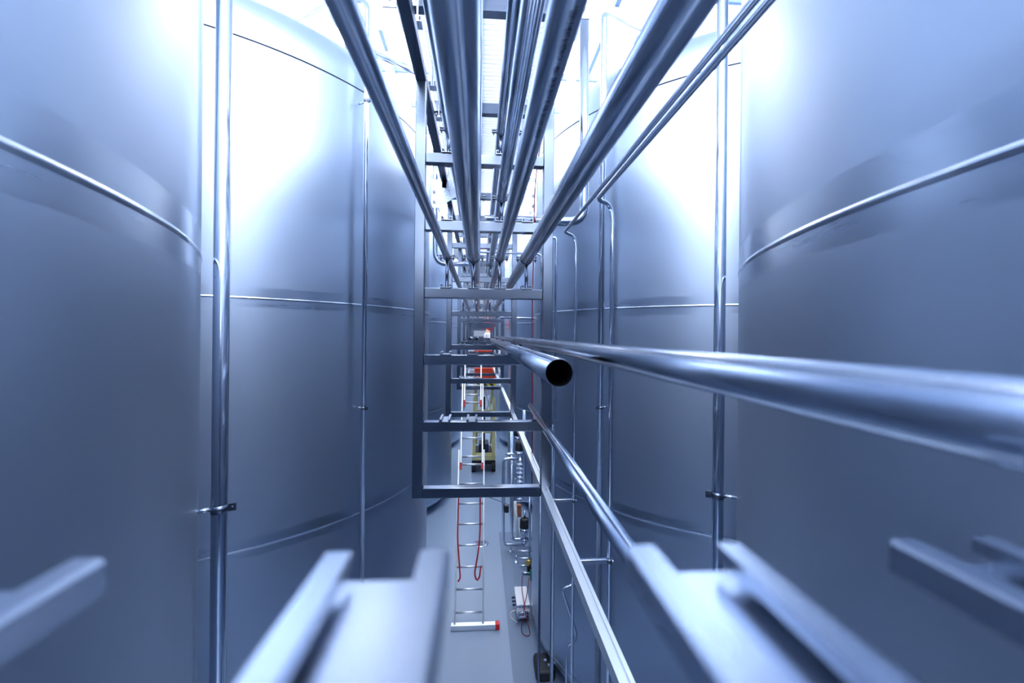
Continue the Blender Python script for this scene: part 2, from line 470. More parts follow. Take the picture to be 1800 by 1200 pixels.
# gusset brackets between the first and second frames
def gusset(sgn):
    y = 4.3; side = 'left' if sgn < 0 else 'right'
    t = thing('gusset_bracket', f'bolted steel gusset plate hanging under the {side} overhead beam', 'bracket', (sgn * .3, y, ZC + 1.1), 'gusset brackets')
    if sgn < 0:
        pts = [(758, 316), (812, 316), (812, 338), (772, 365), (758, 365)]; bolts = [(763, 337), (763, 355)]
        ch = [(753, 316), (757.5, 316), (757.5, 363), (753, 363)]
    else:
        pts = [(944, 331), (902, 331), (902, 350), (932, 372), (944, 373)]; bolts = [(937.5, 344), (937.5, 362)]
        ch = [(945, 318), (962, 318), (962, 380), (945, 380)]
    P = [at(u, v, y) for u, v in pts]
    MB().prism([(q.x, q.z) for q in P], (0, y, 0), (1, 0, 0), (0, 0, 1), (0, 1, 0), .008).build('plate', 'clip', t)
    Q = [at(u, v, y) for u, v in ch]
    MB().prism([(q.x, q.z) for q in Q], (0, y, 0), (1, 0, 0), (0, 0, 1), (0, 1, 0), .06).build('upright', 'frame', t)
    for u, v in bolts:
        c = at(u, v, y)
        MB().cyl((c.x, y - .012, c.z), (c.x, y, c.z), .014, 6).build('bolt', 'clamp', t)
    c = Q[0]
    x = FX0 + TUBE / 2 if sgn < 0 else FX1 - TUBE / 2
    MB().box(x - .02, x + .02, y, y + .05, min(P[0].z, ZC + 1.4) - .03, ZC + ZTOP - .0005).box(min(x, c.x), max(x, Q[1].x), y + .01, y + .05, P[0].z - .06, P[0].z - .01).build('drop_strap', 'frame', t)
gusset(-1); gusset(1)

# ---------------------------------------------------------------- pipes along the rack
def pipe_run(name, label, pts, r, group=None, seg=28, fil=.05, m='pipe', cap=True):
    o = MB().tube(fillet(pts, fil) if len(pts) > 2 else pts, r, seg, cap).build(name, m)
    return tag(o, label, 'pipe', group)
def weld(o_parent, p, r, d):
    p, d = Vector(p), Vector(d).normalized()
    return MB().tube([p - d * .004, p - d * .001, p + d * .001, p + d * .004], r + .0006, 28).build('weld_seam', 'bead', o_parent)
Z1 = ZC + .443
G1 = 'steel pipes on the upper rack level'
YN, YF = -1.6, 15.5
pipes = {}
def long_pipe(key, x, z, r, label, y0=YN, y1=YF, group=G1, welds=()):
    o = MB().tube([(x, y0, z), (x, y0 + 3, z), (x, y1, z)], r, 32).build('steel_pipe', 'pipe')
    tag(o, label, 'pipe', group)
    for yw in welds: weld(o, (x, yw, z), r, (0, 1, 0))
    pipes[key] = (x, z, r); return o
long_pipe('a', -.189, Z1, .020, 'thin long steel pipe overhead, leftmost of the four lower ones', welds=(2.38,))
long_pipe('b', -.038, Z1, .0345, 'thick long steel pipe overhead, the wide one running straight above the lens')
p3 = long_pipe('c', .113, Z1, .025, 'long steel pipe overhead bearing a line of black printed text')
long_pipe('d', .268, Z1, .035, 'thick long steel pipe overhead, rightmost of the four lower ones', welds=(2.18,))
long_pipe('e', -.034, ZC + .79, .0345, 'long steel pipe one level above the wide middle pipe, mostly hidden by it', y0=-.5)
long_pipe('f', .119, ZC + .79, .0285, 'long steel pipe one level up, between the wide pipe and the printed pipe', y0=-.5)
long_pipe('g', -.187, ZC + 1.175, .025, 'highest steel pipe on the left, its edge beside the wide middle pipe', y0=-.5)
long_pipe('h', .111, ZC + 1.175, .0245, 'highest steel pipe right of the bright grating strip', y0=-.5)
long_pipe('i', .262, ZC + 1.175, .024, 'highest steel pipe on the right, hidden behind the printed pipe', y0=-.5)
# printed text wrapped on the third pipe
def wrapped_text(parent, txt, x, z, r, y0, size, ang, sx):
    cu = bpy.data.curves.new('txt', 'FONT'); cu.body = txt; cu.size = size; cu.resolution_u = 3
    to = bpy.data.objects.new('txt', cu); C.objects.link(to)
    dg = bpy.context.evaluated_depsgraph_get()
    me = bpy.data.meshes.new_from_object(to.evaluated_get(dg))
    bpy.data.objects.remove(to); bpy.data.curves.remove(cu)
    bm = bmesh.new(); bm.from_mesh(me); bpy.data.meshes.remove(me)
    bmesh.ops.subdivide_edges(bm, edges=[e for e in bm.edges if e.calc_length() > size * .25], cuts=2)
    R = r + .0004
    for v in bm.verts:
        u_, h_ = v.co.x * sx, v.co.y
        a = ang + (h_ - size * .35) / R
        v.co = Vector((x + R * math.cos(a), y0 + u_, z + R * math.sin(a)))
    mb = MB(); mb.bm.free(); mb.bm = bm
    o = mb.build('printed_text', 'ink', parent); o['label'] = 'black printed size and grade text'
    return o
wrapped_text(p3, '* 53X1.5 HEAT N VEDN CH  1 4404-7  DIN EN 10217-7  DC W2Rb  53X1.5 HEAT N VEDN CH', .113, Z1, .025, .572, .0145, math.radians(-80), .66)

# lower pipes
XP = .238
o = MB().tube([(XP, -.9, ZC - .0365), (XP, .6, ZC - .0365), (XP, 7.0, ZC - .0365)], .0205, 32).build('steel_pipe', 'pipe')
tag(o, 'shiny steel pipe sweeping across the right half of the photo at eye height', 'pipe', 'steel pipes on the lower rack levels')
weld(o, (XP, 2.05, ZC - .0365), .0205, (0, 1, 0))
# open cut pipe on the second crossbar: a real tube with a wall
pe = at(983, 655.2, 1.01); pe.z = ZC + BZ[2] + .0324; pf = Vector((pe.x, 6.6, pe.z))
cut = thing('cut_pipe', 'open-ended steel pipe pointing at the lens with a black round mouth', 'pipe', pe, 'steel pipes on the lower rack levels')
R_, t_ = .032, .0016
mb = MB(); d = (pf - pe).normalized(); nx = d.cross(Vector((0, 0, 1))).normalized(); nz = nx.cross(d)
def ringv(c, r): return [mb.bm.verts.new(c + (nx * math.cos(2 * PI * k / 48) + nz * math.sin(2 * PI * k / 48)) * r) for k in range(48)]
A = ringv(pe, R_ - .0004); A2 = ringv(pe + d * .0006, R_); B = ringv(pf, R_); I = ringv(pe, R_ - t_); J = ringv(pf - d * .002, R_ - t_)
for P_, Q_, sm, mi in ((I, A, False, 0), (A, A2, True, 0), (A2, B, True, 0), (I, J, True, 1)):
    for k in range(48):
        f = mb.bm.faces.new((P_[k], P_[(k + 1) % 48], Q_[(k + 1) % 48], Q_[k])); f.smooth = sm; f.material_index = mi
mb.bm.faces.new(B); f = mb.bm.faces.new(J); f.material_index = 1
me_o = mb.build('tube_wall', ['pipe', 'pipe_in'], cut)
# leaning pipe on the third crossbar
pn, pff = at(1094, 954, .865), at(933, 713, 3.02)
dd = (pn - pff).normalized()
o = MB().tube([pff, pff.lerp(pn, .5), pn + dd * .84], .0198, 28).build('steel_pipe', 'pipe')
tag(o, 'loose steel pipe slanting from the first frame down to the lower right', 'pipe', 'steel pipes on the lower rack levels')
# loose cut pieces far along the rack
for k, (u, v, lab) in enumerate(((826, 595, 'short loose pipe with a dark open end on the third frame, left'), (838, 601, 'short loose pipe lying on the third frame, next to the dark open one'))):
    c = at(u, v, FY[3] - .1); r = .026
    zc = ZC + BZ[2] + .016 + r if k == 0 else ZC + BZ[2] + .016 + r
    mb = MB(); mb.tube([(c.x, FY[3] - .1, zc), (c.x, FY[3] + 2.7, zc)], r, 24)
    mb.mi = 1; mb.cyl((c.x, FY[3] - .1012, zc), (c.x, FY[3] - .1, zc), r * .93, 24)  # black disc on the solid end imitates a shaded bore
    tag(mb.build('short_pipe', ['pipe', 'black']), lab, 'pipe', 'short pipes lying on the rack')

# ---------------------------------------------------------------- pipe clamps
def clamp_ring(mb, c, r, axis_x, axis_z, wid, t=.0025, wings=True, gap_ang=0):
    """band round a pipe at c; axis_x, axis_z span the ring plane"""
    ax, az = Vector(axis_x), Vector(axis_z); ay = ax.cross(az); n = 28
    o_, i_ = r + t, r + .0003
    bm = mb.bm; R4 = []
    for rr, yy in ((i_, -wid / 2), (o_, -wid / 2), (o_, wid / 2), (i_, wid / 2)):
        R4.append([bm.verts.new(Vector(c) + ax * rr * math.cos(2 * PI * k / n) + az * rr * math.sin(2 * PI * k / n) + ay * yy) for k in range(n)])
    for a in range(4):
        P_, Q_ = R4[a], R4[(a + 1) % 4]
        for k in range(n):
            f = bm.faces.new((P_[k], P_[(k + 1) % n], Q_[(k + 1) % n], Q_[k])); f.smooth = True
def support(x, z, r, y, zbar, label, group='pipe clamps on stems along the rack'):
    t = thing('pipe_clamp', label, 'pipe clamp', (x, y, zbar), group)
    mb = MB(); clamp_ring(mb, (x, y, z), r, (1, 0, 0), (0, 0, 1), .022); mb.build('band', 'clamp', t)
    mb = MB()
    for s_ in (-1, 1):
        for dz in (-.0085, .0035):
            xa = x + s_ * (r + .001)
            mb.box(min(xa, xa + s_ * .026), max(xa, xa + s_ * .026), y - .011, y + .011, z + dz, z + dz + .003)
    mb.build('ear', 'clamp', t)
    for s_ in (-1, 1):
        xb = x + s_ * (r + .016)
        MB().cyl((xb, y, z - .024), (xb, y, z + .012), .0032, 8).cyl((xb, y, z + .0065), (xb, y, z + .012), .0065, 6).cyl((xb, y, z - .0145), (xb, y, z - .0085), .0065, 6).build('bolt', 'clamp', t)
    MB().cyl((x, y, zbar + .0034), (x, y, z - r - .001), .0095, 14).build('stem', 'frame', t)
NAME = {'a': 'thin leftmost pipe', 'b': 'wide middle pipe', 'c': 'printed pipe', 'd': 'thick rightmost pipe', 'e': 'upper middle pipe', 'f': 'pipe beside the grating', 'g': 'topmost left pipe', 'h': 'topmost middle pipe', 'i': 'topmost right pipe'}
for i in (1, 2, 3):
    for key, (x, z, r) in pipes.items():
        j = 3 if key in 'abcd' else 4 if key in 'ef' else 5
        support(x, z, r, FY[i] + .03, ZC + BZ[j] , f'clamp on a stem holding the {NAME[key]} at the {ORD[i-1]} rack frame')
support(XP, ZC - .0365, .0205, FY[1] + .03, ZC + BZ[2], 'bolted clamp on a short stem under the eye-height pipe at the first frame')

# ---------------------------------------------------------------- overhead grating
gz = ZC + 1.95
t = thing('walkway_grating', 'white slatted grating panel seen overhead between the pipes', 'grating', (0.015, 2.4, gz))
mb = MB(); y = 2.3; k = 0
while y < 12:
    mb.box(-.37, .40, y, y + .046, gz, gz + .010); mb.box(-.37, .40, y + .046, y + .052, gz + .004, gz + .008); y += .052; k += 1
o = mb.build('slat_panel', 'grate', t)
mb = MB()
for x in (-.39, -.2, .0, .2, .40): mb.box(x - .012, x + .012, 2.3, 12, gz + .012, gz + .05)
mb.build('bearing_bars', 'grate', t); 
for k, y in enumerate([2.62 + 1.22 * i for i in range(8)]):
    MB().box(-.45, .48, y, y + .07, gz - .09, gz, .004).build('support_bar', 'frame', t)
for s_, x in ((-1, -.455), (1, .485)):
    MB().box(x - .03, x + .03, 2.3, 12, gz - .09, gz + .03).build('side_member', 'frame', t)
for y in (2.7, 6.3, 9.9):
    for x in (-.455, .485):
        MB().cyl((x, y, gz), (x, y, ZT), .008, 8).build('hanging_rod', 'pipe', t)
for k, (u, v) in enumerate(((733, 41), (760, 153), (771, 208))):
    yy = 2.0 * F / (V0 - v) * 0.83 * 1.0
    c = at(u, v, yy)
    mb = MB(); channel(mb, c.x, yy - .02, yy + .05, c.z, .05, .03, .012, .003); mb.box(c.x - .004, c.x + .004, yy + .01, yy + .02, c.z + .002, gz - .001)
    tag(mb.build('mounting_channel', 'clip'), 'short steel mounting channel hanging under the grating, ' + ['nearest of the three by the left beam', 'middle one of three by the left beam', 'farthest of the three by the left beam'][k], 'channel', 'short channels under the grating')

# ---------------------------------------------------------------- vertical pipes on the tanks
def bracket_clamp(t, c, r, to, name='bracket_arm'):
    mb = MB(); clamp_ring(mb, c, r, (1, 0, 0), (0, 1, 0), .028); 
    d = (Vector(to) - Vector(c)); d.z = 0; d.normalize(); e = Vector((-d.y, d.x, 0))
    for s_ in (-1, 1):
        q = Vector(c) - d * (r + .012) 
        mb.obox(q + e * s_ * .006, .014, .0018, .014, Matrix((d, e, Vector((0, 0, 1)))).transposed())
    mb.build('clamp_band', 'clamp', t)
    MB().cyl(Vector(c) + d * r, to, .008, 12).build(name, 'bead', t)
    q = Vector(c) - d * (r + .014)
    MB().cyl(q - e * .016, q + e * .016, .0035, 8).cyl(q - e * .018, q - e * .011, .007, 6).build('clamp_bolt', 'clamp', t)
def tank_hit(u, key):
    cx, cy = TANKS[key]; p = at(u, 600, 1.0); k = p.x
    A_, B_, C_ = 1 + k * k, -2 * (k * cx + cy), cx * cx + cy * cy - TR * TR
    D_ = B_ * B_ - 4 * A_ * C_
    return (-B_ - math.sqrt(max(D_, 0))) / (2 * A_)
def vert_pipe(label, u, v0, v1, y, d, tankkey, clamps, top=None, grp='upright pipes beside the tanks'):
    a, b_ = at(u, 600, y), None
    x = a.x
    z0 = at(u, v1, y).z; z1 = at(u, v0, y).z
    z0 = max(z0, 0.0)
    t = thing('upright_pipe', label, 'pipe', (x, y, z0), grp)
    pts = [(x, y, z0), (x, y, z1)]
    if top:
        for q in top: pts.append(at(*q))
        pts = fillet(pts, .09)
    MB().tube(pts, d / 2, 24).build('tube', 'pipe', t)
    cx, cy = TANKS[tankkey]
    for v in clamps:
        c = Vector((x, y, at(u, v, y).z)); dv = Vector((cx - x, cy - y, 0)); 
        to = Vector((cx, cy, c.z)) - dv.normalized() * (TR - .002)
        bracket_clamp(t, c, d / 2, to)
    return t
vert_pipe('upright steel pipe by the edge of the nearest left tank', 388.5, -900, 2600, 1.72, .053, (-1, 0), (893, 1900, -400))
vert_pipe('slim upright pipe bent over the top of the second left tank', 640, 3, 2600, tank_hit(640, (-1, 1)) - .13, .046, (-1, 1), (178, 717), top=[(600, -2, tank_hit(640, (-1, 1)) + .1), (520, 36, tank_hit(640, (-1, 1)) + .9)])
vert_pipe('upright steel pipe by the edge of the nearest right tank', 1264.5, -800, 2600, 1.92, .047, (1, 0), (870, 1800, -300))
vert_pipe('slim upright pipe bent over the top of the second right tank', 1056.5, 30, 2600, tank_hit(1056, (1, 1)) - .13, .062, (1, 1), (716,), top=[(1064, 27, tank_hit(1056, (1, 1)) - .1), (1125, 56, tank_hit(1056, (1, 1)) + .8)])
# thin paired tubes overhead at the right that bend down
def thin_tube(label, pts, d=.018, grp='thin tubes on the right', m='pipe'):
    o = MB().tube(fillet(pts, .035), d / 2, 18).build('thin_tube', m); return tag(o, label, 'pipe', grp)
ZS = ZC + .56
ya, yb = 1.84, 2.45
xa, xb = at(1050, 345, ya).x, at(992, 405, yb).x
xv = at(1075, 700, ya + .02).x
thin_tube('right tube of the overhead pair, bending down before the second right tank', [(xa - .008, -1.2, ZS), (xa, ya, ZS), (xv - .012, ya + .03, ZS - .012), (xv, ya + .03, ZS - .07), (xv, ya + .03, 0)], .0185)
xv2 = at(1010, 700, yb + .03).x
thin_tube('left tube of the overhead pair, bending down beside the first frame', [(xb - .01, -1.2, ZS), (xb, yb, ZS), (xv2 - .012, yb + .03, ZS - .012), (xv2, yb + .03, ZS - .07), (xv2, yb + .03, 0)], .0165)
c = at(978, 418, 2.8); thin_tube('thin tube hugging the right post of the first frame, hooked at its top', [(c.x - .035, 2.8, c.z), (c.x, 2.8, c.z), (c.x, 2.8, 0)], .017)
for u, lab in ((950, 'dark thin tube dropping to the floor left of the slotted rail'), (971.5, 'dark thin tube dropping to the floor, close right of its twin')):
    c = at(u, 880, 3.05); thin_tube(lab, [(c.x, 3.05, ZC - .6), (c.x, 3.05, 0)], .016, m='frame')  # darker steel imitates the dark surroundings these tubes reflect
# stubs holding the thin tubes
def stub(label, a, b_, cl):
    t = thing('tube_bracket', label, 'bracket', a, 'stub brackets of the thin tubes')
    MB().bar(a, b_, .018, .018, bev=.002).build('arm', 'bead', t)
    mb = MB(); clamp_ring(mb, cl, .0095, (1, 0, 0), (0, 1, 0), .02); mb.build('clamp_band', 'clamp', t)
    MB().cyl(Vector(cl) + Vector((.014, -.012, 0)), Vector(cl) + Vector((.014, .012, 0)), .004, 8).build('clamp_bolt', 'bead', t)
c = at(1072, 985, ya + .03); stub('stub arm from the grooved rail to the right thin tube', (.405, ya + .03, c.z), (xv - .011, ya + .03, c.z), (xv, ya + .03, c.z))
c = at(1010, 873, yb + .03); stub('stub arm from the first frame foot to the left thin tube', (.405, yb + .03, ZC + BZ[0] - .036), (xv2 - .010, yb + .03, ZC + BZ[0] - .036), (xv2, yb + .03, ZC + BZ[0] - .036))
# white zigzag tube low on the second right tank
Y = 3.3
thin_tube('kinked bright tube low in front of the second right tank', [at(1024, 1020, Y - .1), at(988, 1035, Y - .1), at(1012, 1108, Y), at(1013, 1126, Y), at(996, 1138, Y), at(996, 1156, Y), Vector((at(996, 1156, Y).x, Y, 0))], .017)
# black twin-bolt block
c = at(957, 1182, 5.35)
t = thing('clamp_block', 'black clamp block with two bright bolts at the tube feet', 'block', (c.x, 5.35, 0))
MB().box(c.x - .12, c.x + .11, 5.18, 5.52, 0, .14, .04).build('body', 'black', t)
for u, v in ((958, 1174), (965, 1186)):
    q = at(u, v, 5.35 if v < 1180 else 5.27); MB().cyl((q.x, q.y, .135), (q.x, q.y, .155), .018, 12).build('bolt', 'bead', t)

# crossing pipes behind the first frame
Y = 3.45
pipe_run('drop_pipe', 'white-lit pipe dropping beside the right hanger and turning left behind the frame',
         [at(1027, -60, Y), at(1027, 390, Y), at(852, 386, Y)], .034, 'cross pipes behind the frame', fil=.12)
pipe_run('drop_pipe', 'pipe bending in a half loop behind the left post of the first frame',
         [at(765, -128, 5.6), at(765, 464, 5.6), at(836, 464, 5.6)], .030, 'cross pipes behind the frame', fil=.16)
pipe_run('drop_pipe', 'slim horizontal pipe behind the clamps, bending down at the right post',
         [at(842, 443, 4.7), at(952, 446, 4.7), at(952, 640, 4.7)], .012, 'cross pipes behind the frame', fil=.06)
pipe_run('drop_pipe', 'bright slim pipe crossing right behind the second frame', [at(880, 558, 7.0), at(945, 560, 7.0)], .016, 'cross pipes behind the frame')
# slanting handrail pipe up to the left tank top
pipe_run('drop_pipe', 'pale pipe sloping over the domes at the upper left', [at(612, 181, 6.2), at(612, 73, 6.2), at(655, 92, 6.4), at(745, 132, 6.85)], .05, 'cross pipes behind the frame')
# red cable
pts = [at(952, 240, 3.4), at(940, 320, 3.4), at(938, 440, 3.4), at(935, 560, 3.4), at(936, 700, 3.4), at(935, 850, 3.4)]
tag(MB().tube(fillet(pts, .2), .0042, 8).build('cable', 'redcab'), 'dark red cable hanging straight down inside the right post', 'cable', 'red cables')

# ---------------------------------------------------------------- ladder
FOOT_Y, LEAN = 6.2, math.radians(22)
lad = thing('extension_ladder', 'tall aluminium extension ladder with red rubber ends leaning in the aisle', 'ladder', (at(824, 1105, FOOT_Y).x, FOOT_Y, 0))
lx0, lx1 = at(799, 1105, FOOT_Y).x, at(849, 1105, FOOT_Y).x
du = Vector((0, math.sin(LEAN), math.cos(LEAN)))
dn = Vector((0, math.cos(LEAN), -math.sin(LEAN)))
def section(s0, s1, x0, x1, off, red):
    for x in (x0, x1):
        a = Vector((x, FOOT_Y, .03)) + du * s0 + dn * off; b_ = Vector((x, FOOT_Y, .03)) + du * s1 + dn * off
        MB().bar(a, b_, .022, .06, up=(0, 1, .0001), bev=.003).build('rail', 'alu', lad)
        if red: MB().bar(a - du * .05, a + du * .05, .032, .068, up=(0, 1, .0001)).build('end_cap', 'red', lad)
    k = s0 + .14
    while k < s1 - .05:
        a = Vector((x0, FOOT_Y, .03)) + du * k + dn * off; b_ = Vector((x1, FOOT_Y, .03)) + du * k + dn * off
        MB().cyl(a, b_, .0145, 14).build('rung', 'alu', lad); k += .28
section(.03, 2.35, lx0, lx1, 0, False)
section(2.1, 3.45, lx0 + .035, lx1 - .025, -.065, True)
section(3.05, 3.75, lx0 + .07, lx1 - .055, -.13, True)
MB().box(lx0 - .05, lx1 + .17, FOOT_Y - .045, FOOT_Y + .035, .004, .075, .005).build('stabiliser_bar', 'alu', lad)
MB().box(lx1 + .17, lx1 + .225, FOOT_Y - .05, FOOT_Y + .04, 0, .082, .008).build('end_cap', 'red', lad)
def strap(label, pts, m='webbing'):
    bm = MB()
    P = fillet(pts, .15, 5)
    for i in range(len(P) - 1): bm.bar(P[i], P[i + 1] + (P[i + 1] - P[i]) * .02, .022, .004, up=(0, 1, .02))
    return tag(bm.build('strap', m), label, 'strap', 'red straps on the ladder')
def lp(u, v):      # a point just in front of the ladder plane
    d = CR @ Vector(((u - CX) / F, -(v - V0) / F, -1.0)); o_ = Vector((0, FOOT_Y, .03)) - dn * .05
    cam_p = Vector((0, 0, ZC)); tt = (o_ - cam_p).dot(dn) / d.dot(dn)
    return cam_p + d * tt
strap('red strap hanging along the left rail of the ladder', [lp(806, 872), lp(804, 945), lp(807, 985), lp(809, 1016), lp(805, 1022)])
strap('red strap hanging along the right rail of the ladder, ending in a loop', [lp(844, 872), lp(844, 940), lp(840, 975), lp(834, 1008), lp(838, 1021), lp(843, 1014), lp(845, 996)])

# floor drain
c = at(845, 955, 8.7); 
t = thing('floor_drain', 'round pale drain cover in the floor behind the ladder', 'drain', (c.x, c.y, 0))
c.y = 4.0 * F / (955 - V0)
MB().lathe([(0, .006), (.13, .006), (.145, .003), (.145, 0)], (c.x, c.y, 0), 40).build('cover', 'clip', t)
mb = MB()
for k in range(-3, 4):
    h = math.sqrt(.11 ** 2 - (k * .03) ** 2); mb.box(c.x - h, c.x + h, c.y + k * .03 - .005, c.y + k * .03 + .005, .0055, .0075)
mb.build('slots', 'navy', t)

# ---------------------------------------------------------------- valve manifold
YM = 8.35
GM = 'manifold pipework on the floor at the right'
def man_pipe(label, pts, d, m='bead', y=YM, fil=.09):
    P = [at(u, v, yy[0] if yy else y) for (u, v, *yy) in pts]
    for p_ in P: p_.z = max(p_.z, .03)
    o = MB().tube(fillet(P, fil) if len(P) > 2 else P, d / 2, 18).build('manifold_pipe', m)
    return tag(o, label, 'pipe', GM)
man_pipe('manifold pipe with two bends, farthest left of the pipework', [(912, 806), (885, 806), (884.5, 957), (922, 957)], .058)
man_pipe('manifold pipe rising second from the left, bent right near the floor', [(899.5, 735), (899.5, 948), (937, 948)], .07, y=8.52)
man_pipe('white straight hose standing in the manifold', [(905.5, 882), (910, 944)], .05, 'cream', 8.2)
man_pipe('upright manifold post passing the black valve caps', [(921.5, 720), (921.5, 872)], .055, 'pipe', 7.9)
man_pipe('upright manifold post below the first frame ending above the gauge', [(931, 860), (931, 982)], .036, 'pipe', 7.7)
man_pipe('short horizontal manifold pipe, upper of the lower pair', [(909, 968.5), (938, 968.5)], .04, y=8.1)
man_pipe('short horizontal manifold pipe, lower of the lower pair', [(911, 981.5), (938, 981.5)], .04, y=7.9)
man_pipe('stub of manifold pipe left of the brass gauge', [(913, 994), (929, 994)], .035, y=7.75)
man_pipe('lowest stub of manifold pipe above the control box', [(917, 1007.5), (932, 1007.5)], .04, y=7.55)
man_pipe('crossbar of the manifold just under the first frame', [(901, 881), (936, 881)], .014, y=8.5)
man_pipe('angled manifold elbow with bright fittings at the bend', [(889, 799), (897, 797), (908, 800)], .05, y=8.5, fil=.05)
def valve(label, u, v, h, r, y=YM, cap='black'):
    c = at(u, v, y)
    t = thing('control_valve', label, 'valve', (c.x, y, c.z - h), 'control valves in the manifold')
    MB().lathe([(0, 0), (r * .55, 0), (r * .55, h * .12), (r * .9, h * .12), (r * .9, h * .17), (r * .6, h * .2), (r * .75, h * .35), (r, h * .42), (r, h * .6), (0, h * .6)], (c.x, y, c.z - h), 24).build('body', 'pipe', t)
    MB().lathe([(0, h * .6), (r * 1.05, h * .6), (r * 1.08, h * .63), (r * 1.0, h * .9), (r * .8, h * .95), (0, h * .95)], (c.x, y, c.z - h), 24).build('cap', cap, t)
    MB().cyl((c.x, y, c.z - h * .05), (c.x, y, c.z + h * .25), r * .22, 12).build('stem', 'bead', t)
    MB().lathe([(r * .55, h * .05), (r * .8, h * .05), (r * .8, h * .085), (r * .55, h * .085)], (c.x, y, c.z - h), 24).build('flange', 'bead', t)
valve('black-capped control valve, topmost in the manifold', 911.5, 750, .42, .09, 8.9)
valve('black-capped control valve, second from the top of the manifold', 914, 772, .52, .085, 8.66)
valve('black-capped control valve with a long stem below the first frame', 922.5, 908, .48, .085, 8.2, 'black')
# steel cylinder stack between the valves
c = at(915, 803, 8.4)
t = thing('filter_housing', 'stack of bright clamps and fittings between the black-capped valves', 'fitting', (c.x, 8.45, c.z - .8))
prof_f = []
for k in range(9):
    z = -.8 + k * .08; prof_f += [(.04, z), (.075, z + .01), (.075, z + .025), (.045, z + .03), (.048, z + .06)]
MB().lathe([(0, -.8)] + prof_f + [(0, .0)], (c.x, 8.45, c.z), 20).build('housing', 'bead', t)
for k in range(4):
    z = c.z - .62 + k * .16; s_ = -1 if k % 2 else 1
    MB().tube(fillet([(c.x, 8.45, z), (c.x + s_ * .09, 8.40, z), (c.x + s_ * .09, 8.40, z + .07)], .03), .014, 12).build('branch', 'bead', t)
# small boxes and gauge
c = at(890.5, 894, 8.3); tag(MB().box(c.x - .04, c.x + .04, 8.27, 8.33, c.z - .065, c.z + .06, .008).build('sensor_box', 'black'), 'small black sensor box between the two left manifold pipes', 'box')
c = at(910, 897, 8.6); tag(MB().box(c.x - .06, c.x + .07, 8.58, 8.68, c.z - .12, c.z + .10, .006).build('terminal_box', 'brown'), 'small reddish brown box behind the white hose', 'box')
c = at(929, 988, 7.6)
t = thing('pressure_gauge', 'round brass pressure gauge at the end of the manifold', 'gauge', (c.x, 7.6, c.z - .05))
MB().cyl((c.x - .02, 7.58, c.z), (c.x + .03, 7.66, c.z - .01), .042, 24).build('case', 'brass', t)
MB().cyl((c.x + .005, 7.62, c.z - .04), (c.x + .005, 7.62, c.z - .13), .012, 12).build('stem', 'brass', t)
MB().box(c.x - .02, c.x + .05, 7.58, 7.68, c.z - .16, c.z - .07, .01).build('adapter', 'black', t)
c = at(935, 1008, 7.3); tag(MB().cyl((c.x, 7.3, c.z - .10), (c.x, 7.3, c.z + .06), .03, 16).build('valve_handle', 'green'), 'green hand lever beside the gauge, half hidden by the tank', 'handle')
def foot(label, u, v):
    y = 4.0 * F / (v - V0) * .985; c = at(u, v, y)
    t = thing('levelling_foot', label, 'foot', (c.x, y, 0), 'levelling feet of the manifold')
    MB().lathe([(0, 0), (.05, 0), (.05, .008), (.02, .03), (0, .032)], (c.x, y, 0), 20).build('disc', 'bead', t)
    MB().cyl((c.x, y, .03), (c.x, y, .13), .014, 10).build('spindle', 'pipe', t)
foot('cone-shaped levelling foot under the two bent manifold pipes', 897.5, 964); foot('cone-shaped levelling foot left of the short horizontal pipes', 907.5, 983.5)
# control box
b0, b1 = at(908.5, 1064, 6.3), at(932, 1088, 6.3)
t = thing('control_box', 'white control box low by the foot of the second right tank', 'box', ((b0.x + b1.x) / 2, 6.5, b1.z))
MB().box(b0.x, b1.x - .005, 6.3, 6.78, b0.z - .12, b0.z, .004).build('lid', 'white', t)
MB().box(b0.x - .012, b1.x - .005, 6.285, 6.30, b0.z - .02, b0.z + .006).build('rim', 'clip', t)
MB().box(b0.x + .004, b1.x - .005, 6.31, 6.76, max(b1.z, .03), b0.z - .12).build('housing', 'clip', t)
for k in range(3):
    y = 6.42 + k * .09; MB().cyl((b0.x - .05, y, b0.z - .06), (b0.x, y, b0.z - .06), .014, 12).build('cable_gland', 'navy', t)
for k in range(2):
    z = b1.z + .05 + k * .06; MB().cyl((b0.x + .01, 6.27, z), (b1.x - .03, 6.26, z + .012), .017, 12).build('terminal', 'bead', t)
MB().cyl((b0.x + .06, 6.5, 0), (b0.x + .06, 6.5, max(b1.z, .03) + .01), .02, 10).build('leg', 'pipe', t)
# red looping cable in front of the box
pts = [at(918, 1012, 6.9), at(917, 1035, 6.7), at(922, 1064, 6.2), at(919, 1085, 6.1), at(916, 1105, 6.1), at(918, 1125, 6.05), at(924, 1139, 6.0), at(930, 1136, 6.0), at(932, 1120, 6.05), at(927, 1092, 6.1), at(921, 1066, 6.2), at(927, 1040, 6.6), at(930, 1014, 6.9)]
for p_ in pts: p_.z = max(p_.z, .012)
tag(MB().tube(fillet(pts, .12, 5), .0055, 8).build('cable', 'redcab'), 'red cable looping down to the floor over the control box', 'cable', 'red cables')
pts = [at(860, 874, 8.9), at(880, 881, 8.9), at(894, 887, 8.7), at(903, 890, 8.62)]
tag(MB().tube(fillet(pts, .1), .006, 8).build('cable', 'navy'), 'dark cable strung across to the manifold under the first frame', 'cable', 'dark cables')
c = at(891, 1086, 6.3); pts = [at(907, 1072, 6.3), at(897, 1075, 6.3), at(897, 1084, 6.3), at(909, 1094, 6.25)]
tag(MB().tube(fillet(pts, .05), .006, 8).build('cable', 'cream'), 'short white cable curling off the left of the control box', 'cable', 'dark cables')

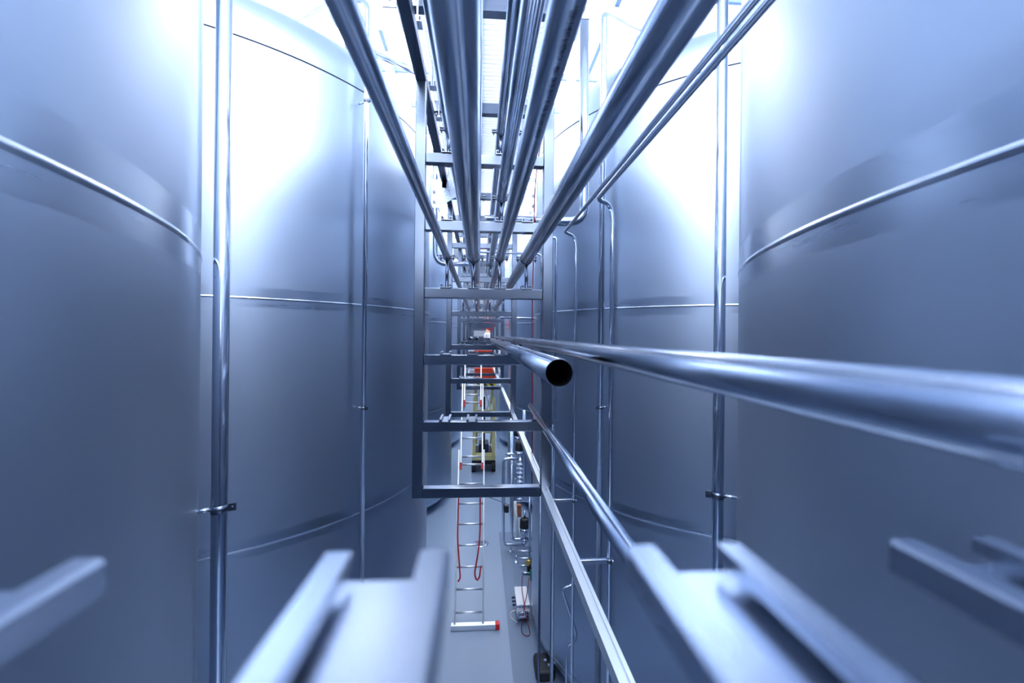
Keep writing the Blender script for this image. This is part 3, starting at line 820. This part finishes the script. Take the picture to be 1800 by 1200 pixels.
# ---------------------------------------------------------------- scissor lift
YL = 13.2
lc = at(850, 838, YL)
lift = thing('scissor_lift', 'yellow scissor lift with black wheels standing far down the aisle', 'lift', (lc.x, YL, 0))
def lpt(u, v): return at(u, v, YL)
x0, x1 = lpt(829, 800).x, lpt(871.5, 800).x
MB().box(x0 + .02, x1 - .02, YL + .02, YL + 1.5, .22, .42, .02).build('chassis', 'black', lift)
MB().box(x0, x1, YL, YL + .2, .42, .50, .012).box(x0, x0 + .1, YL + .2, YL + 1.55, .42, .50).box(x1 - .1, x1, YL + .2, YL + 1.55, .42, .50).box(x0 + .03, x1 - .03, YL - .02, YL + .05, .36, .43).build('deck', 'yellow', lift)
for x in (x0 + .06, x1 - .06):
    for y in (YL + .12, YL + 1.3):
        wmb = MB().tube([(x - .055, y, .16), (x - .045, y, .16), (x + .045, y, .16), (x + .055, y, .16)], .16, 24)
        wo = wmb.build('wheel', 'black', lift)
        MB().cyl((x - .058, y, .16), (x + .058, y, .16), .06, 16).build('hub', 'navy', wo)
zp = lpt(850, 678).z
n = 3; zz0 = .52; dz = (zp - .1 - zz0) / n
for s_, x in ((0, x0 + .07), (1, x1 - .07)):
    for k in range(n):
        a, b_ = (YL + .1, YL + 1.4) if (k % 2 == 0) else (YL + 1.4, YL + .1)
        MB().bar((x, a, zz0 + k * dz), (x, b_, zz0 + (k + 1) * dz), .06, .06, up=(1, 0, 0)).build('scissor_arm', 'yellow', lift)
        MB().bar((x + (.05 if s_ == 0 else -.05), b_, zz0 + k * dz), (x + (.05 if s_ == 0 else -.05), a, zz0 + (k + 1) * dz), .05, .05, up=(1, 0, 0)).build('scissor_arm', 'yellow', lift)
for x in (x0 + .07, x1 - .07):
    MB().box(x - .045, x + .045, YL - .06, YL + .02, .5, zp - .35, .006).build('mast_leg', 'yellow', lift)
for k in range(n + 1):
    z = zz0 + k * dz
    MB().cyl((x0 + .02, YL + .1, z), (x1 - .02, YL + .1, z), .03, 12).build('pivot_bar', 'yellow', lift)
MB().box(x0 + .2, x1 - .2, YL + .3, YL + .9, .5, .75, .02).build('power_unit', 'navy', lift)
MB().cyl(((x0 + x1) / 2, YL + .15, .75), ((x0 + x1) / 2, YL + .6, zp - .4), .035, 12).build('hydraulic_ram', 'black', lift)
px0, px1 = lpt(822, 680).x, lpt(882, 680).x
MB().box(px0, px1, YL - .24, YL + 1.62, zp - .02, zp + .06, .005).build('platform', 'clip', lift)
q0, q1 = lpt(835, 676).x, lpt(871, 676).x
MB().box(q0, q1, YL - .252, YL - .241, zp - .02, zp + .09).build('hazard_strip', 'hazard', lift)
for z in (lpt(850, 658).z, lpt(850, 620).z):
    mb = MB()
    mb.cyl((px0, YL - .22, z), (px1, YL - .22, z), .02, 10).cyl((px0, YL + 1.6, z), (px1, YL + 1.6, z), .02, 10).cyl((px0, YL - .22, z), (px0, YL + 1.6, z), .02, 10).cyl((px1, YL - .22, z), (px1, YL + 1.6, z), .02, 10)
    mb.build('guard_rail', 'alu', lift)
for x in (px0, px1):
    for y in (YL - .22, YL + 1.6):
        MB().cyl((x, y, zp + .05), (x, y, lpt(850, 620).z), .02, 10).build('rail_post', 'alu', lift)
zb0, zb1 = lpt(850, 657).z, lpt(850, 647.5).z
bx0, bx1 = lpt(832, 650).x, lpt(874, 650).x
tool = thing('tool_case', 'orange red tool case lying on the platform of the yellow lift', 'case', ((bx0 + bx1) / 2, YL + .1, zp + .06))
MB().box(bx0 + .03, bx1 - .02, YL + .0, YL + .35, zp + .06, zb1 + .02, .02).build('case_body', 'orange', tool)
MB().box((bx0 + bx1) / 2 - .08, (bx0 + bx1) / 2 + .08, YL + .14, YL + .18, zb1 + .02, zb1 + .05, .008).build('handle', 'black', tool)
r0 = lpt(866, 618)
MB().box(bx0 + .02, r0.x, YL - .24, YL - .20, r0.z - .03, r0.z + .05, .008).build('guard_pad', 'orange', lift)

# ---------------------------------------------------------------- far work platform and the person
YP = 16.4
fp = at(857, 592, YP); ZF = ZC - .92
pl = thing('work_platform', 'small grey work platform far down the aisle carrying the person', 'platform', (fp.x, YP, 0))
MB().box(fp.x - .38, fp.x + .45, YP - .5, YP + .6, ZF - .06, ZF, .005).build('deck', 'clip', pl)
for x in (fp.x - .34, fp.x + .41):
    for y in (YP - .45, YP + .55):
        MB().box(x - .025, x + .025, y - .025, y + .025, 0, ZF - .06).build('leg', 'alu', pl)
MB().bar((fp.x - .34, YP - .45, .2), (fp.x + .41, YP - .45, ZF - .2), .03, .03).bar((fp.x - .34, YP + .55, ZF - .2), (fp.x + .41, YP + .55, .2), .03, .03).build('brace', 'alu', pl)
def skin_obj(name, verts, edges_, radii, m, parent=None, sub=2):
    me = bpy.data.meshes.new(name); me.from_pydata(verts, edges_, []); o = bpy.data.objects.new(name, me); C.objects.link(o)
    md = o.modifiers.new('skin', 'SKIN'); md.use_smooth_shade = True
    for i, sv in enumerate(me.skin_vertices[0].data):
        sv.radius = radii[i] if isinstance(radii[i], tuple) else (radii[i],) * 2; sv.use_root = (i == 0)
    s_ = o.modifiers.new('sub', 'SUBSURF'); s_.levels = sub; s_.render_levels = sub
    dg = bpy.context.evaluated_depsgraph_get(); dg.update()
    me2 = bpy.data.meshes.new_from_object(o.evaluated_get(dg)); me2.name = name
    bpy.data.objects.remove(o)
    me2.materials.clear(); me2.materials.append(M[m])
    for p_ in me2.polygons: p_.use_smooth = True
    o = bpy.data.objects.new(name, me2); C.objects.link(o)
    if parent: o.parent = parent
    return o
per = thing('person', 'person in red shirt and white trousers reaching one arm up to the pipes', 'person', (fp.x, YP, ZF))
# local: x to the right of the photo, z up; seen half from behind, torso leaning right
V = [(0, 0, .88), (.03, 0, 1.02), (.10, 0, 1.16), (.17, -.01, 1.32), (.215, -.02, 1.42), (.25, -.05, 1.50), (.27, -.06, 1.60),     # pelvis..head top
     (-.02, .0, 1.36), (-.05, -.02, 1.54), (-.095, -.02, 1.72), (-.11, -.02, 1.80),                                              # raised left arm
     (.30, .03, 1.30), (.36, .0, 1.08), (.33, -.12, .92), (.33, -.17, .86),                                                      # lowered right arm
     (-.05, .06, .84), (-.055, .07, .46), (-.06, .09, .09), (-.05, -.06, .04),
     (.07, -.05, .84), (.085, -.05, .46), (.08, -.03, .09), (.09, -.18, .04)]
Eg = [(0, 1), (1, 2), (2, 3), (3, 4), (4, 5), (5, 6), (3, 7), (7, 8), (8, 9), (9, 10), (3, 11), (11, 12), (12, 13), (13, 14), (0, 15), (15, 16), (16, 17), (17, 18), (0, 19), (19, 20), (20, 21), (21, 22)]
Rr = [.11, .115, .13, .12, .05, .085, .075, .055, .042, .032, .03, .055, .042, .032, .03, .085, .055, .042, .035, .085, .055, .042, .035]
skin_obj('body', V, Eg, Rr, 'skin', per)
skin_obj('shirt', [V[1], V[2], V[3], (.20, -.015, 1.38), (.0, 0, 1.35), (-.03, -.01, 1.43), (.30, .03, 1.30), (.335, .015, 1.2)], [(0, 1), (1, 2), (2, 3), (2, 4), (4, 5), (2, 6), (6, 7)], [.14, .155, .145, .085, .075, .062, .078, .062], 'shirt', per)
skin_obj('trousers', [V[0], V[1], V[15], V[16], (-.06, .09, .10), V[19], V[20], (.08, -.03, .10)], [(0, 1), (0, 2), (2, 3), (3, 4), (0, 5), (5, 6), (6, 7)], [.135, .13, .1, .075, .062, .1, .075, .062], 'trouser', per)
hm = MB().sphere((fp.x + .265, YP - .03, ZF + 1.585), .095, 1, 1.05, .95, 20); hm.build('hair', 'hair', per)
for hx, hy, hz_, up in ((-.11, -.02, 1.80, 1), (.33, -.17, .86, -1)):
    hb = MB()
    for k in range(4):
        o_ = (k - 1.5) * .02; L = (.075, .085, .08, .065)[k]
        hb.tube([(fp.x + hx + o_, YP + hy, ZF + hz_ + up * .03), (fp.x + hx + o_ * 1.3, YP + hy - .01, ZF + hz_ + up * (.03 + L * .6)), (fp.x + hx + o_ * 1.3, YP + hy - .03, ZF + hz_ + up * (.03 + L))], .0095, 8, r2=.007)
    hb.tube([(fp.x + hx + .03, YP + hy, ZF + hz_), (fp.x + hx + .055, YP + hy - .015, ZF + hz_ + up * .035), (fp.x + hx + .06, YP + hy - .02, ZF + hz_ + up * .06)], .0105, 8, r2=.008)
    hb.build('fingers', 'skin', per)
c = at(872, 578, 17.5)
tag(MB().box(c.x - .03, c.x + .03, 17.45, 17.55, c.z - .12, c.z + .12, .01).build('fire_extinguisher', 'red'), 'small red upright canister beyond the person', 'canister') if False else None

# ---------------------------------------------------------------- lamps
def lamp(label, x, y, L=1.5):
    t = thing('strip_lamp', label, 'lamp', (x, y, ZT - .5), 'strip lamps under the ceiling')
    MB().box(x - .07, x + .07, y - L / 2, y + L / 2, ZT - .46, ZT - .40, .006).build('housing', 'white', t)
    MB().box(x - .055, x + .055, y - L / 2 + .02, y + L / 2 - .02, ZT - .49, ZT - .46, .006).build('diffuser', 'lamp', t)
    for s_ in (-1, 1): MB().cyl((x, y + s_ * L * .4, ZT - .4), (x, y + s_ * L * .4, ZT + .02), .006, 8).build('hanging_wire', 'clamp', t)
lamp('bright strip lamp hung under the ceiling beyond the first skylight, left', -1.6, 8.3)
lamp('bright strip lamp hung under the ceiling beyond the first skylight, right', 1.6, 8.3)
